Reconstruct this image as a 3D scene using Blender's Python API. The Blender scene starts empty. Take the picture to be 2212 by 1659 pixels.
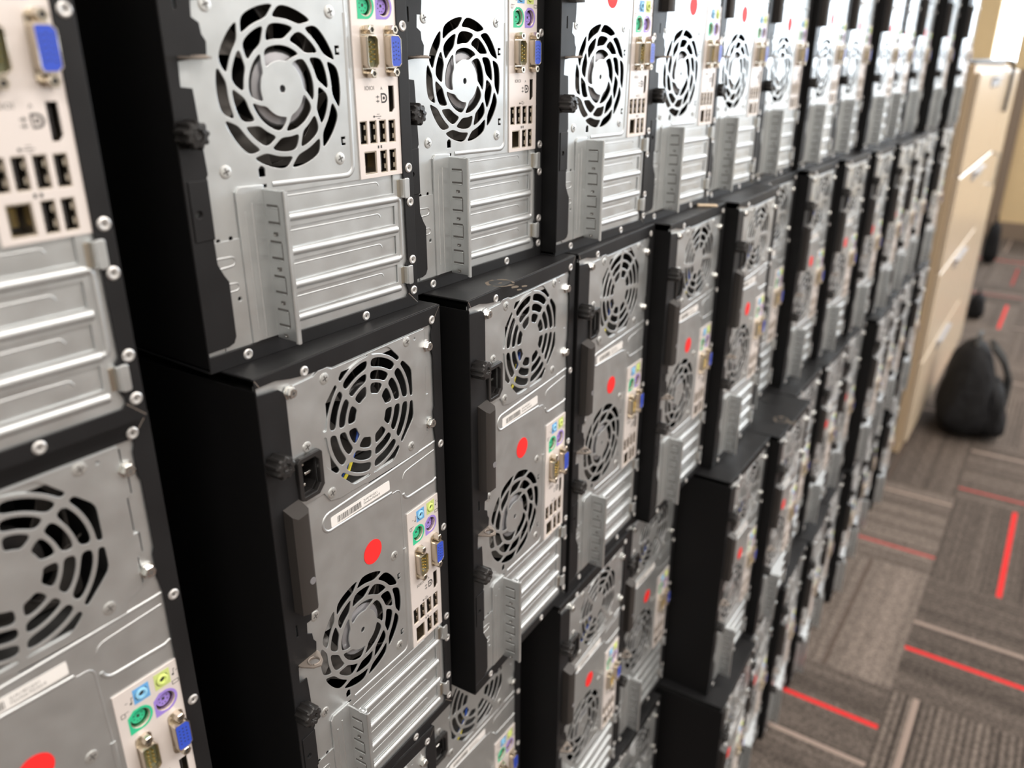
import bpy, bmesh, math, random
from mathutils import Vector, Matrix
random.seed(7)
S = bpy.context.scene
COL = S.collection

# ------------------------------------------------------------------ camera, light, exposure
cam_d = bpy.data.cameras.new('camera')
cam = bpy.data.objects.new('camera', cam_d)
COL.objects.link(cam)
CAM_C = Vector((-0.265690, -0.353323, 0.172080))
CAM_R = [[0.5603202, -0.8282723, 0.0024908], [0.3094673, 0.2121399, 0.9269448], [-0.7682911, -0.5186151, 0.3751895]]
mw = Matrix(((CAM_R[0][0], CAM_R[1][0], CAM_R[2][0], CAM_C.x),
             (CAM_R[0][1], CAM_R[1][1], CAM_R[2][1], CAM_C.y),
             (CAM_R[0][2], CAM_R[1][2], CAM_R[2][2], CAM_C.z),
             (0, 0, 0, 1)))
cam.matrix_world = mw
cam_d.sensor_fit = 'HORIZONTAL'
cam_d.sensor_width = 36.0
cam_d.lens = 1754.897 / 2212.0 * 36.0
cam_d.clip_start = 0.01
cam_d.clip_end = 60
cam_d.dof.use_dof = True
cam_d.dof.focus_distance = 0.585
cam_d.dof.aperture_fstop = 5.0
S.camera = cam

S.view_settings.view_transform = 'Standard'
S.view_settings.look = 'None'
S.view_settings.gamma = 1.0
S.view_settings.exposure = 0.25
S.view_settings.use_curve_mapping = False

W_ = bpy.data.worlds.new('daylight')
S.world = W_
W_.use_nodes = True
bg = W_.node_tree.nodes['Background']
bg.inputs[0].default_value = (0.80, 0.90, 1.0, 1)
bg.inputs[1].default_value = 12.0

FLOOR = -1.102
CEIL = 1.75
FARX = 6.9
OPPY = -5.6
LEFTX = -3.2
BACKY = 0.62


def area(name, loc, rot, sx, sy, power, col, portal=False):
    l = bpy.data.lights.new(name, 'AREA')
    l.shape = 'RECTANGLE'
    l.size = sx
    l.size_y = sy
    l.energy = power
    l.color = col
    o = bpy.data.objects.new(name, l)
    o.location = loc
    o.rotation_euler = rot
    COL.objects.link(o)
    if portal:
        l.cycles.is_portal = True
    return o


# ceiling panel lamps of the room
for lx in (-1.6, 0.6, 2.8, 5.0):
    for ly in (-1.3, -3.6):
        area('ceiling_lamp', (lx, ly, CEIL - 0.02), (0, 0, 0), 1.2, 0.6, 36, (1.0, 0.93, 0.86))
WIN = [(-5.4, -3.75), (-3.6, -1.95), (-1.8, -0.1), (0.165, 0.32)]
WZ0, WZ1 = 0.12, 1.05
for a_, b_ in WIN[:3]:
    area('window_portal', (FARX + 0.12, (a_ + b_) / 2, (WZ0 + WZ1) / 2), (0, math.radians(90), 0), WZ1 - WZ0, b_ - a_, 1, (1, 1, 1), True)

# ------------------------------------------------------------------ materials
MATS = {}


def mat(name, col, rough=0.5, metal=0.0, spec=0.5, noise=None, bump=None, coat=0.0):
    if name in MATS:
        return MATS[name]
    m = bpy.data.materials.new(name)
    m.use_nodes = True
    nt = m.node_tree
    p = nt.nodes['Principled BSDF']
    p.inputs['Base Color'].default_value = (*col, 1)
    p.inputs['Roughness'].default_value = rough
    p.inputs['Metallic'].default_value = metal
    p.inputs['Specular IOR Level'].default_value = spec
    p.inputs['Coat Weight'].default_value = coat
    if noise or bump:
        tc = nt.nodes.new('ShaderNodeTexCoord')
    if noise:                      # (scale, colour spread, roughness spread)
        n = nt.nodes.new('ShaderNodeTexNoise')
        n.inputs['Scale'].default_value = noise[0]
        n.inputs['Detail'].default_value = 6
        nt.links.new(tc.outputs['Object'], n.inputs['Vector'])
        mr = nt.nodes.new('ShaderNodeMapRange')
        mr.inputs[1].default_value = 0.3
        mr.inputs[2].default_value = 0.7
        mr.inputs[3].default_value = 1 - noise[1]
        mr.inputs[4].default_value = 1 + noise[1]
        nt.links.new(n.outputs[0], mr.inputs[0])
        mx = nt.nodes.new('ShaderNodeVectorMath')
        mx.operation = 'SCALE'
        mx.inputs[0].default_value = col
        nt.links.new(mr.outputs[0], mx.inputs['Scale'])
        nt.links.new(mx.outputs[0], p.inputs['Base Color'])
        mr2 = nt.nodes.new('ShaderNodeMapRange')
        mr2.inputs[1].default_value = 0.3
        mr2.inputs[2].default_value = 0.7
        mr2.inputs[3].default_value = rough - noise[2]
        mr2.inputs[4].default_value = rough + noise[2]
        nt.links.new(n.outputs[0], mr2.inputs[0])
        nt.links.new(mr2.outputs[0], p.inputs['Roughness'])
    if bump:                       # (scale, strength, distance)
        n2 = nt.nodes.new('ShaderNodeTexNoise')
        n2.inputs['Scale'].default_value = bump[0]
        n2.inputs['Detail'].default_value = 3
        nt.links.new(tc.outputs['Object'], n2.inputs['Vector'])
        b = nt.nodes.new('ShaderNodeBump')
        b.inputs['Strength'].default_value = bump[1]
        b.inputs['Distance'].default_value = bump[2]
        nt.links.new(n2.outputs[0], b.inputs['Height'])
        nt.links.new(b.outputs[0], p.inputs['Normal'])
    MATS[name] = m
    return m


def metal_sheet():
    m = mat('galvanised_steel', (0.610, 0.634, 0.642), 0.36, 0.80, 0.5, (55, 0.05, 0.05), (900, 0.12, 0.0002))
    nt = m.node_tree
    # faint spangle grain of the zinc
    v = nt.nodes.new('ShaderNodeTexVoronoi')
    v.inputs['Scale'].default_value = 420
    tc = [n for n in nt.nodes if n.type == 'TEX_COORD'][0]
    nt.links.new(tc.outputs['Object'], v.inputs['Vector'])
    return m


GALV = metal_sheet()
BEAD = mat('galvanised_bead', (0.60, 0.62, 0.628), 0.45, 0.85)
BLACK = mat('black_painted_steel', (0.012, 0.012, 0.013), 0.45, 0, 0.28, (30, 0.15, 0.05), (1400, 0.15, 0.0002))
SIDE = mat('matt_black_side', (0.005, 0.005, 0.0055), 0.6, 0, 0.2)
BPLAST = mat('black_plastic', (0.018, 0.017, 0.017), 0.38, 0, 0.5)
FANPL = mat('fan_plastic', (0.095, 0.088, 0.082), 0.35, 0, 0.5)
INNER = mat('dark_interior', (0.05, 0.05, 0.05), 0.7)
IOW = mat('io_plate_enamel', (0.78, 0.72, 0.69), 0.42, 0.25, 0.5)
WHITE = mat('white_paper', (0.80, 0.78, 0.76), 0.5)
INK = mat('black_ink', (0.03, 0.03, 0.03), 0.6)
GREYINK = mat('grey_ink', (0.10, 0.095, 0.09), 0.6)
SILV = mat('bright_steel', (0.72, 0.72, 0.70), 0.25, 1.0)
RIVET = mat('rivet_aluminium', (0.66, 0.65, 0.64), 0.4, 0.7)
NICK = mat('nickel_shell', (0.62, 0.56, 0.47), 0.28, 1.0)
GOLD = mat('gold_pin', (0.85, 0.66, 0.25), 0.25, 1.0)
BLUE = mat('vga_blue', (0.035, 0.085, 0.55), 0.4)
TEAL = mat('serial_olive', (0.13, 0.14, 0.08), 0.4)
ABLUE = mat('audio_blue', (0.30, 0.62, 0.86), 0.4)
ABLUEB = mat('audio_blue_square', (0.13, 0.38, 0.72), 0.5)
LIME = mat('audio_lime', (0.68, 0.80, 0.25), 0.4)
LIMEB = mat('audio_lime_square', (0.55, 0.64, 0.22), 0.5)
GREEN = mat('mouse_green', (0.03, 0.52, 0.27), 0.45)
PURP = mat('keyboard_purple', (0.32, 0.22, 0.66), 0.45)
RED = mat('red_sticker', (0.86, 0.03, 0.03), 0.55, 0, 0.25)
YEL = mat('yellow_wire', (0.75, 0.65, 0.05), 0.5)
WBLUE = mat('blue_wire', (0.03, 0.13, 0.65), 0.5)
WRED = mat('red_wire', (0.65, 0.04, 0.05), 0.5)
FANLAB = mat('fan_label', (0.32, 0.32, 0.34), 0.35, 0.5)

# ------------------------------------------------------------------ mesh helpers
MM = 0.001


class MB:
    """collects shapes (in millimetres when mm=True) into one mesh"""

    def __init__(s, mm=True):
        s.v = []
        s.f = []
        s.fm = []
        s.sm = []
        s.mats = []
        s.k = MM if mm else 1.0

    def mi(s, m):
        if m not in s.mats:
            s.mats.append(m)
        return s.mats.index(m)

    def add(s, vs, fs, m, smooth=False):
        n = len(s.v)
        s.v += [tuple(v) for v in vs]
        i = s.mi(m)
        for f in fs:
            s.f.append([q + n for q in f])
            s.fm.append(i)
            s.sm.append(smooth)

    def box(s, x0, x1, y0, y1, z0, z1, m, bev=0.0):
        if bev > 0:
            b = bev
            vs = []
            for (sx, sy, sz) in [(a, b_, c) for a in (0, 1) for b_ in (0, 1) for c in (0, 1)]:
                X = (x0, x1)[sx]; Y = (y0, y1)[sy]; Z = (z0, z1)[sz]
                ix = b if sx == 0 else -b; iy = b if sy == 0 else -b; iz = b if sz == 0 else -b
                vs += [(X, Y + iy, Z + iz), (X + ix, Y, Z + iz), (X + ix, Y + iy, Z)]
            idx = lambda a, c, d, t: (a * 4 + c * 2 + d) * 3 + t
            fs = []
            for a in (0, 1):
                q = [idx(a, 0, 0, 0), idx(a, 1, 0, 0), idx(a, 1, 1, 0), idx(a, 0, 1, 0)]
                fs.append(q if a else q[::-1])
                q = [idx(0, a, 0, 1), idx(1, a, 0, 1), idx(1, a, 1, 1), idx(0, a, 1, 1)]
                fs.append(q[::-1] if a else q)
                q = [idx(0, 0, a, 2), idx(1, 0, a, 2), idx(1, 1, a, 2), idx(0, 1, a, 2)]
                fs.append(q if a else q[::-1])
            for a in (0, 1):
                for c in (0, 1):
                    fs.append([idx(0, a, c, 1), idx(1, a, c, 1), idx(1, a, c, 2), idx(0, a, c, 2)])
                    fs.append([idx(a, 0, c, 0), idx(a, 1, c, 0), idx(a, 1, c, 2), idx(a, 0, c, 2)])
                    fs.append([idx(a, c, 0, 0), idx(a, c, 1, 0), idx(a, c, 1, 1), idx(a, c, 0, 1)])
                    for d in (0, 1):
                        fs.append([idx(a, c, d, 0), idx(a, c, d, 1), idx(a, c, d, 2)])
            s.add(vs, fs, m)
            return
        vs = [(x, y, z) for x in (x0, x1) for y in (y0, y1) for z in (z0, z1)]
        fs = [(0, 1, 3, 2), (4, 6, 7, 5), (0, 4, 5, 1), (2, 3, 7, 6), (0, 2, 6, 4), (1, 5, 7, 3)]
        s.add(vs, fs, m)

    def lathe(s, cx, cz, prof, m, seg=20, smooth=True, y=None, star=None):
        """prof: [(radius, y)] turned about the y axis through (cx, cz)"""
        vs = []
        fs = []
        n = seg
        for (r, yy) in prof:
            for i in range(n):
                a = 2 * math.pi * i / n
                rr = r * (star(i) if star else 1)
                vs.append((cx + rr * math.cos(a), yy, cz + rr * math.sin(a)))
        for j in range(len(prof) - 1):
            for i in range(n):
                i2 = (i + 1) % n
                fs.append((j * n + i, j * n + i2, (j + 1) * n + i2, (j + 1) * n + i))
        fs.append(tuple(range((len(prof) - 1) * n, len(prof) * n)))
        fs.append(tuple(reversed(range(n))))
        s.add(vs, fs, m, smooth)

    def tube(s, path, r, m, seg=8, smooth=True, flat=1.0, closed=False):
        """flat: squash factor along y"""
        P = [Vector(p) for p in path]
        n = len(P)
        vs = []
        fs = []
        up = Vector((0, -1, 0))
        for i, p in enumerate(P):
            if closed:
                t = (P[(i + 1) % n] - P[i - 1]).normalized()
            else:
                t = (P[min(i + 1, n - 1)] - P[max(i - 1, 0)]).normalized()
            u = up if abs(t.dot(up)) < 0.9 else Vector((1, 0, 0))
            a = t.cross(u).normalized()
            b = a.cross(t).normalized()
            for k in range(seg):
                an = 2 * math.pi * k / seg
                o = a * math.cos(an) * r + b * math.sin(an) * r
                o.y *= flat
                vs.append(p + o)
        for i in range(n if closed else n - 1):
            j = (i + 1) % n
            for k in range(seg):
                k2 = (k + 1) % seg
                fs.append((i * seg + k, j * seg + k, j * seg + k2, i * seg + k2))
        if not closed:
            fs.append(tuple(reversed(range(seg))))
            fs.append(tuple(range((n - 1) * seg, n * seg)))
        s.add(vs, fs, m, smooth)

    def plate(s, outer, holes, y0, y1, m, bev=0.25):
        """flat sheet with holes in the x-z plane, from y0 (front) to y1"""
        cu = bpy.data.curves.new('tmp', 'CURVE')
        cu.dimensions = '2D'
        cu.fill_mode = 'BOTH'
        t = abs(y1 - y0) / 2
        b = min(bev, t * 0.9)
        cu.extrude = max(t - b, 0)
        cu.bevel_depth = b
        cu.bevel_resolution = 1
        cu.offset = -b
        for lp in [outer] + list(holes):
            sp = cu.splines.new('POLY')
            sp.points.add(len(lp) - 1)
            for q, p in zip(sp.points, lp):
                q.co = (p[0], p[1], 0, 1)
            sp.use_cyclic_u = True
        s._curve(cu, (y0 + y1) / 2, m)

    def _curve(s, cu, yc, m, x=0, z=0):
        ob = bpy.data.objects.new('tmp', cu)
        me = bpy.data.meshes.new_from_object(ob)
        vs = [(v.co.x + x, yc - v.co.z, v.co.y + z) for v in me.vertices]
        fs = [tuple(p.vertices) for p in me.polygons]
        s.add(vs, fs, m)
        bpy.data.objects.remove(ob)
        bpy.data.curves.remove(cu)
        bpy.data.meshes.remove(me)

    def text(s, txt, x, z, size, yc, m, depth=0.05, sx=1.0):
        cu = bpy.data.curves.new('tmp', 'FONT')
        cu.body = txt
        cu.size = size
        cu.extrude = depth
        cu.space_character = sx
        cu.resolution_u = 2
        s._curve(cu, yc, m, x, z)

    def mesh(s, name):
        me = bpy.data.meshes.new(name)
        k = s.k
        me.from_pydata([(a * k, b * k, c * k) for a, b, c in s.v], [], s.f)
        for m in s.mats:
            me.materials.append(m)
        me.polygons.foreach_set('material_index', s.fm)
        me.polygons.foreach_set('use_smooth', s.sm)
        me.update()
        if any(s.sm):
            me.set_sharp_from_angle(angle=math.radians(38))
        return me

    def build(s, name, parent=None):
        me = s.mesh(name)
        o = bpy.data.objects.new(name, me)
        COL.objects.link(o)
        if parent:
            o.parent = parent
        return o


def tag(o, label=None, cat=None, group=None, kind=None):
    if label:
        o['label'] = label
    if cat:
        o['category'] = cat
    if group:
        o['group'] = group
    if kind:
        o['kind'] = kind
    return o


def empty(name, loc, rz=0.0):
    o = bpy.data.objects.new(name, None)
    o.empty_display_size = 0.05
    o.location = loc
    o.rotation_euler = (0, 0, rz)
    COL.objects.link(o)
    return o


def rect(x0, x1, z0, z1, r=0.0, n=3):
    if r <= 0:
        return [(x0, z0), (x1, z0), (x1, z1), (x0, z1)]
    pts = []
    for (cx, cz, a0) in ((x1 - r, z0 + r, -90), (x1 - r, z1 - r, 0), (x0 + r, z1 - r, 90), (x0 + r, z0 + r, 180)):
        for i in range(n + 1):
            a = math.radians(a0 + 90 * i / n)
            pts.append((cx + r * math.cos(a), cz + r * math.sin(a)))
    return pts


def circle(cx, cz, r, n=16):
    return [(cx + r * math.cos(2 * math.pi * i / n), cz + r * math.sin(2 * math.pi * i / n)) for i in range(n)]


def smooth_poly(p, it=2):
    for _ in range(it):
        n = len(p)
        p = [((p[i - 1][0] + 2 * p[i][0] + p[(i + 1) % n][0]) / 4, (p[i - 1][1] + 2 * p[i][1] + p[(i + 1) % n][1]) / 4) for i in range(n)]
    return p


def cell(cx, cz, r0, r1, a0, a1, nr=5, na=7, it=2):
    """hole between radius r0..r1 (may be functions of the angle) and arm angles a0(r)..a1(r), degrees"""
    R0 = r0 if callable(r0) else (lambda a: r0)
    R1 = r1 if callable(r1) else (lambda a: r1)
    pt = lambda r, a: (cx + r * math.cos(math.radians(a)), cz + r * math.sin(math.radians(a)))
    rin = R0(a0(0) if False else 0) if not callable(r0) else None
    out = []
    ra, rb = (r0 if not callable(r0) else 0), (r1 if not callable(r1) else R1((a0(40) + a1(40)) / 2))
    # inner arc
    s0, e0 = a0(ra), a1(ra)
    for i in range(na):
        out.append(pt(ra, s0 + (e0 - s0) * i / na))
    rm = R1(a1(rb))
    for i in range(nr):
        r = ra + (rm - ra) * i / nr
        out.append(pt(r, a1(r)))
    rm0 = R1(a0(rb))
    s1, e1 = a1(rm), a0(rm0)
    for i in range(na):
        a = s1 + (e1 - s1) * i / na
        out.append(pt(R1(a), a))
    for i in range(nr):
        r = rm0 + (ra - rm0) * i / nr
        out.append(pt(r, a0(r)))
    return smooth_poly(out, it)


# ------------------------------------------------------------------ the computer (seen from its back), millimetres
CF = (72.0, 149.2)      # chassis fan centre
PF = (94.9, 311.2)      # power supply fan centre
H_ = 369.0
D_ = 418.0
Wd = 175.0


def chassis_grille():
    holes = []
    slope_o, slope_i = 1.45, 2.3
    wid = 1.55
    for k in range(5):                                  # openings round the hub
        b = 116 + 72 * k
        f0 = lambda r, b=b: b - slope_i * (r - 24.5) + math.degrees(wid / r)
        f1 = lambda r, b=b: b + 72 - slope_i * (r - 24.5) - math.degrees(wid / r)
        holes.append(cell(*CF, 15.0, 22.8, f0, f1, 6, 14, 2))
    for k in range(10):
        b = 116 + 36 * k
        f0 = lambda r, b=b: b - slope_o * (r - 24.5) + math.degrees(wid / r)
        f1 = lambda r, b=b: b + 36 - slope_o * (r - 24.5) - math.degrees(wid / r)
        holes.append(cell(*CF, 26.0, 33.9, f0, f1, 5, 7, 2))
        g0 = lambda r, b=b: b - slope_o * (r - 24.5) + math.degrees(wid * 1.1 / r)
        g1 = lambda r, b=b: b + 36 - slope_o * (r - 24.5) - math.degrees(wid * 1.1 / r)
        holes.append(cell(*CF, 36.7, 43.4, g0, g1, 5, 8, 2))
    holes.append(circle(*CF, 2.0, 12))
    return holes


def supply_grille():
    holes = []
    octo = lambda a: min(45.4 / math.cos(math.radians(((a + 22.5) % 45) - 22.5)), 43.2 / max(abs(math.sin(math.radians(a))), .3))
    for k in range(8):
        b = 2 + 45 * k
        for (r0, r1, w) in ((15.2, 22.6, 2.0), (24.9, 31.2, 1.8), (33.5, 39.9, 1.8)):
            f0 = lambda r, b=b, w=w: b + math.degrees(w / r) - 0.25 * (r - 20)
            f1 = lambda r, b=b, w=w: b + 45 - math.degrees(w / r) - 0.25 * (r - 20)
            holes.append(cell(*PF, r0, r1, f0, f1, 5, 8, 3))
        f0 = lambda r, b=b: b + math.degrees(2.0 / r) - 0.25 * (r - 20)
        f1 = lambda r, b=b: b + 45 - math.degrees(2.0 / r) - 0.25 * (r - 20)
        holes.append(cell(*PF, 42.2, octo, f0, f1, 3, 12, 1))
    return holes


def ridge(mb, path, r=2.0, y=0.6, flat=0.75, m=None):
    """pressed bead standing proud of the sheet"""
    mb.tube([(a, y + r * flat * .35, b) for a, b in path], r * 1.05, m or BEAD, 12, True, flat)


def arc(cx, cz, r, a0, a1, n=6):
    return [(cx + r * math.cos(math.radians(a0 + (a1 - a0) * i / n)), cz + r * math.sin(math.radians(a0 + (a1 - a0) * i / n))) for i in range(n + 1)]


USB = [(131.9, 121.4), (140.3, 121.4), (148.9, 121.3), (157.5, 121.1), (148.5, 102.7), (157.0, 102.7)]


def fan_mesh(cx, cz, R, y0, lab=True):
    mb = MB()
    # square frame with a round throat
    mb.plate(rect(cx - R - 1.5, cx + R + 1.5, cz - R - 1.5, cz + R + 1.5, 4), [circle(cx, cz, R, 40)], y0 + 20, y0 + 25, FANPL, 0.3)
    mb.lathe(cx, cz, [(21, y0 + 22), (21, y0 + 1), (20, y0)], BPLAST, 32)
    if lab:
        mb.lathe(cx, cz, [(19.2, y0 - 0.2), (19, y0 - 0.3)], FANLAB, 28)
    n = 7
    for k in range(n):
        a0 = 360 / n * k
        vs = []
        m = 7
        for j in range(m + 1):
            r = 20.5 + (R - 1.5 - 20.5) * j / m
            sweep = 16 * (j / m)
            for t in range(5):
                a = math.radians(a0 + sweep + t / 4 * 36)
                y = y0 + 2 + 18 * (1 - t / 4) + 1.5 * math.sin(t / 4 * math.pi)
                vs.append((cx + r * math.cos(a), y, cz + r * math.sin(a)))
        nn = len(vs)
        vs += [(x, y + 1.2, z) for x, y, z in vs]
        fs = []
        for j in range(m):
            for t in range(4):
                q = (j * 5 + t, j * 5 + t + 1, (j + 1) * 5 + t + 1, (j + 1) * 5 + t)
                fs.append(q)
                fs.append(tuple(reversed([x + nn for x in q])))
        for j in range(m):
            for t in (0, 4):
                fs.append((j * 5 + t, (j + 1) * 5 + t, (j + 1) * 5 + t + nn, j * 5 + t + nn))
        for t in range(4):
            fs.append((m * 5 + t, m * 5 + t + 1, m * 5 + t + 1 + nn, m * 5 + t + nn))
        mb.add(vs, fs, FANPL, True)
    return mb


SCREWM = mat('zinc_screw', (0.66, 0.67, 0.66), 0.42, 0.85)


def screw(mb, x, z, r=3.6, y=0.0, h=0.5, m=None):
    mb.lathe(x, z, [(r * 1.12, y), (r * 1.1, y - 0.12), (r * 1.0, y - 0.15), (r * .98, y - h), (r * 0.8, y - h - .18), (r * 0.3, y - h - 0.2)], m or SCREWM, 18)
    for a in (20, 110):
        ca, sa = math.cos(math.radians(a)), math.sin(math.radians(a))
        L, w = r * 0.6, r * 0.13
        yy = y - h - 0.24
        pts = [(-L, -w), (L, -w), (L, w), (-L, w)]
        mb.add([(x + p * ca - q * sa, yy, z + p * sa + q * ca) for p, q in pts], [(0, 1, 2, 3)], GREYINK)


def hexbolt(mb, x, z, r=4.0, y=0.0):
    mb.lathe(x, z, [(r * 1.25, y), (r * 1.25, y - 1.0), (r, y - 1.1), (r, y - 3.6), (r * 0.85, y - 4.1)], SILV, 6, False)
    mb.lathe(x, z, [(r * 0.8, y - 4.1), (r * 0.75, y - 4.5)], SILV, 16)
    for a in (15, 105):
        ca, sa = math.cos(math.radians(a)), math.sin(math.radians(a))
        L, w = r * 0.55, r * 0.12
        pts = [(-L, -w), (L, -w), (L, w), (-L, w)]
        mb.add([(x + p * ca - q * sa, y - 4.56, z + p * sa + q * ca) for p, q in pts], [(0, 1, 2, 3)], GREYINK)


def rivet(mb, x, z):
    mb.lathe(x, z, [(3.3, -0.6), (3.2, -1.0), (2.4, -1.5), (1.5, -1.3), (1.3, -0.9), (0.5, -0.85)], RIVET, 18)
    mb.lathe(x, z, [(0.85, -0.9), (0.8, -1.0)], GREYINK, 8)


RIVETS = [(170.6, 258.6), (170.6, 184.0), (170.6, 96.4), (170.7, 73.8), (170.6, 33.6), (170.5, 11.4), (38.5, 361.6), (164.8, 359.6), (26.5, 5.0), (122.4, 4.2)]
PSCREWS = [(136.2, 351.3, 3.4), (136, 270.6, 3.4), (52.8, 272.0, 3.6), (35.2, 312.6, 3.4), (54.8, 351.2, 3.6)]
FSCREWS = [(111, 190), (28, 190.5), (111, 107.8), (28, 108.3)]
BOLTS = [(158.6, 341.5), (159.2, 280.5), (25.5, 352.5)]


def make_computer(full):
    root = empty('desktop_computer', (0, 0, 0))
    # ---- black outer casing: top, bottom, right wall, front bezel, rear flanges
    mb = MB()
    outer = [(0.6, 0), (Wd, 0), (Wd, H_ - 0.5), (0.6, H_ - 0.5)]
    hole = [(1.4, 9.6), (31, 9.6), (36, 11), (56, 11), (60, 8.6), (163.2, 8.2), (165.2, 10.5), (165.2, 13), (163.6, 16), (163.6, 31), (166, 34),
            (165.6, 76), (165.6, 90), (165.2, 92), (165.2, 262), (163.6, 274), (163.6, 288), (165.0, 292), (165, 332), (163.6, 336), (163.6, 349), (165.0, 353), (164.5, 356.6),
            (62, 356.6), (58, 358.2), (44, 358.2), (28, 360.2), (16, 362.8), (1.4, 362.8)]
    mb.plate(outer, [hole], -0.6, 0.6, BLACK, 0.3)
    mb.box(0.2, Wd - 0.2, 0.4, D_, H_ - 1.4, H_, BLACK, 0.35)
    mb.box(0.2, Wd - 0.2, 0.4, D_, 0, 1.2, BLACK, 0.3)
    mb.box(Wd - 1.2, Wd, 0.4, D_, 0.6, H_ - 0.6, SIDE, 0.3)
    mb.box(0, Wd, D_, D_ + 22, 0, H_, BPLAST, 2.5)
    # bare metal showing at the mitred corners
    for (x0, z0, x1, z1) in ((165.2, 10.2, 174.2, 1.6), (164.8, 356.6, 174.2, 367.6), (4, 362.9, 0.9, 367.8)):
        dx, dz = x1 - x0, z1 - z0
        L = math.hypot(dx, dz)
        nx, nz = -dz / L * 0.28, dx / L * 0.28
        mb.add([(x0 - nx, -0.66, z0 - nz), (x1 - nx, -0.66, z1 - nz), (x1 + nx, -0.66, z1 + nz), (x0 + nx, -0.66, z0 + nz)], [(0, 1, 2, 3)], SILV)
    casing = mb.build('casing', root)
    if full:
        for (x, z) in RIVETS:
            r = MB(); rivet(r, x, z); r.build('rivet', casing)
    else:
        r = MB()
        for (x, z) in RIVETS:
            rivet(r, x, z)
        r.build('rivets', casing)
    # ---- removable left side panel with its rear flange
    mb = MB()
    fl = [(0, 12.6), (14, 13.0), (17.8, 14.4), (19.6, 18), (19.6, 50), (17, 54), (13.8, 60.8), (13.5, 74), (14.2, 107), (15.2, 108.5), (14.6, 120), (13.5, 144.5), (13.0, 151.2),
          (6.4, 152), (7.0, 163.8), (23.6, 166.2), (24.4, 173.2), (22.2, 176.6), (21.6, 181.8), (17.6, 184.3), (18.2, 192.2), (22.4, 192.2), (23.4, 200), (23.4, 284), (21.4, 300), (21.4, 350),
          (19.8, 355.0), (16.4, 357.6), (0, 359.2)]
    mb.plate(fl, [rect(8.4, 9.8, 187.5, 196.5, 0.5), circle(6.4, 88.8, 1.7, 10)], -1.9, -0.7, BLACK, 0.35)
    mb.box(-0.2, 1.0, -1.5, D_ - 6, 3.0, H_ - 7.5, SIDE, 0.35)
    # small drop-in door on the flange
    mb.plate(rect(2.2, 14.0, 74.6, 106.2), [circle(6.4, 88.8, 2.0, 10)], -2.6, -1.9, BLACK, 0.3)
    side = mb.build('side_panel', root)
    hb = MB()
    # grab handle, chamfered block
    prof = [(9.2, -1.9), (9.2, -9.5), (12, -11.4), (20.2, -11.4), (22.6, -9.5), (22.6, -1.9)]
    zt = [281.5, 278.5, 276.5, 277.0, 278.8, 282.8]
    vs = [(x, y, 207.0) for x, y in prof] + [(x, y, z) for (x, y), z in zip(prof, zt)]
    n = 6
    fs = [tuple(range(n)), tuple(reversed(range(n, 2 * n)))] + [(i, i + n, (i + 1) % n + n, (i + 1) % n) for i in range(n)]
    hb.add(vs, fs, mat('handle_plastic', (0.032, 0.028, 0.026), 0.5))
    hb.lathe(18.3, 229, [(2.5, -11.4), (2.4, -11.8)], GREYINK if not full else FANLAB, 14)
    hb.build('handle', side)
    for (x, z) in ((6.2, 314.5), (5.0, 129.6)):
        k = MB()
        k.lathe(x, z, [(6.4, -1.9), (7.2, -3.0), (7.2, -12.2), (6.2, -13.4), (3.4, -13.7), (2.8, -12.6)], BPLAST, 36, False, None,
                lambda i: (1.03, 1.03, 0.86, 0.86)[i % 4])
        k.lathe(x, z, [(2.6, -12.4), (1.9, -12.9), (1.4, -12.5)], BPLAST, 12)
        k.build('thumbscrew', side)
    # ---- galvanised back panel
    mb = MB()
    outer = [(1.3, 2), (172, 2), (172, 364), (1.3, 364)]
    holes = [rect(55, 150, 269, 350), rect(25.2, 42, 281.4, 307.4)]
    holes += chassis_grille()
    holes += [rect(157.0, 157.7, 340, 353), rect(159.1, 159.7, 327, 338), rect(156.6, 157.2, 306, 325), rect(158.9, 159.5, 292, 304), rect(156.0, 156.6, 274, 290), rect(89, 143.6, 261.4, 262.3)]
    holes += [rect(129, 163.5, 96, 215)]
    for z0 in (81, 60.4, 40.2, 20.0):
        holes.append(rect(52, 156.8, z0, z0 + 12.2))
    holes += [[(113.2, 167), (116.6, 167), (116.6, 168.3), (114.6, 168.3), (114.6, 170.6), (116.6, 170.6), (116.6, 172), (113.2, 172)],
              [(113.2, 115.4), (116.6, 115.4), (116.6, 116.7), (114.6, 116.7), (114.6, 119), (116.6, 119), (116.6, 120.4), (113.2, 120.4)],
              [(49.6, 103.2), (54, 103.2), (54, 107.6), (52.6, 109), (51, 109), (49.6, 107.6)], rect(49, 54, 97.2, 99),
              circle(17.8, 72.2, 1.3, 8), circle(26, 72.6, 1.3, 8), circle(26.6, 38, 1.2, 8), circle(144.5, 351.6, 1.1, 8)]
    mb.plate(outer, holes, 1.0, 2.0, GALV, 0.25)
    # pressed beads
    ridge(mb, [(58, 98.4), (112, 97.2)] + arc(115.5, 103.2, 6.0, -85, 0) + [(121.6, 106), (122.8, 190)], 1.7, 1.0, 0.55)
    ridge(mb, [(122.8, 190), (122.0, 236)] + arc(117.5, 237, 4.5, 0, 90) + [(113, 241.5)], 0.7, 1.0, 0.5)
    z = [77.6, 57.2, 36.8, 16.0]
    for i, zz in enumerate(z):
        e = 158.5 if i else 158.5
        ridge(mb, [(53, zz + 0.6), (e, zz - 0.6)], 2.5, 1.0, 0.9)
    ridge(mb, [(158.5, 77)] + arc(159.3, 74.4, 2.6, 90, 0, 3) + [(161.9, 40)] + arc(159.3, 38.8, 2.6, 0, -90, 3), 1.8, 1.0, 0.8)
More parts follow.
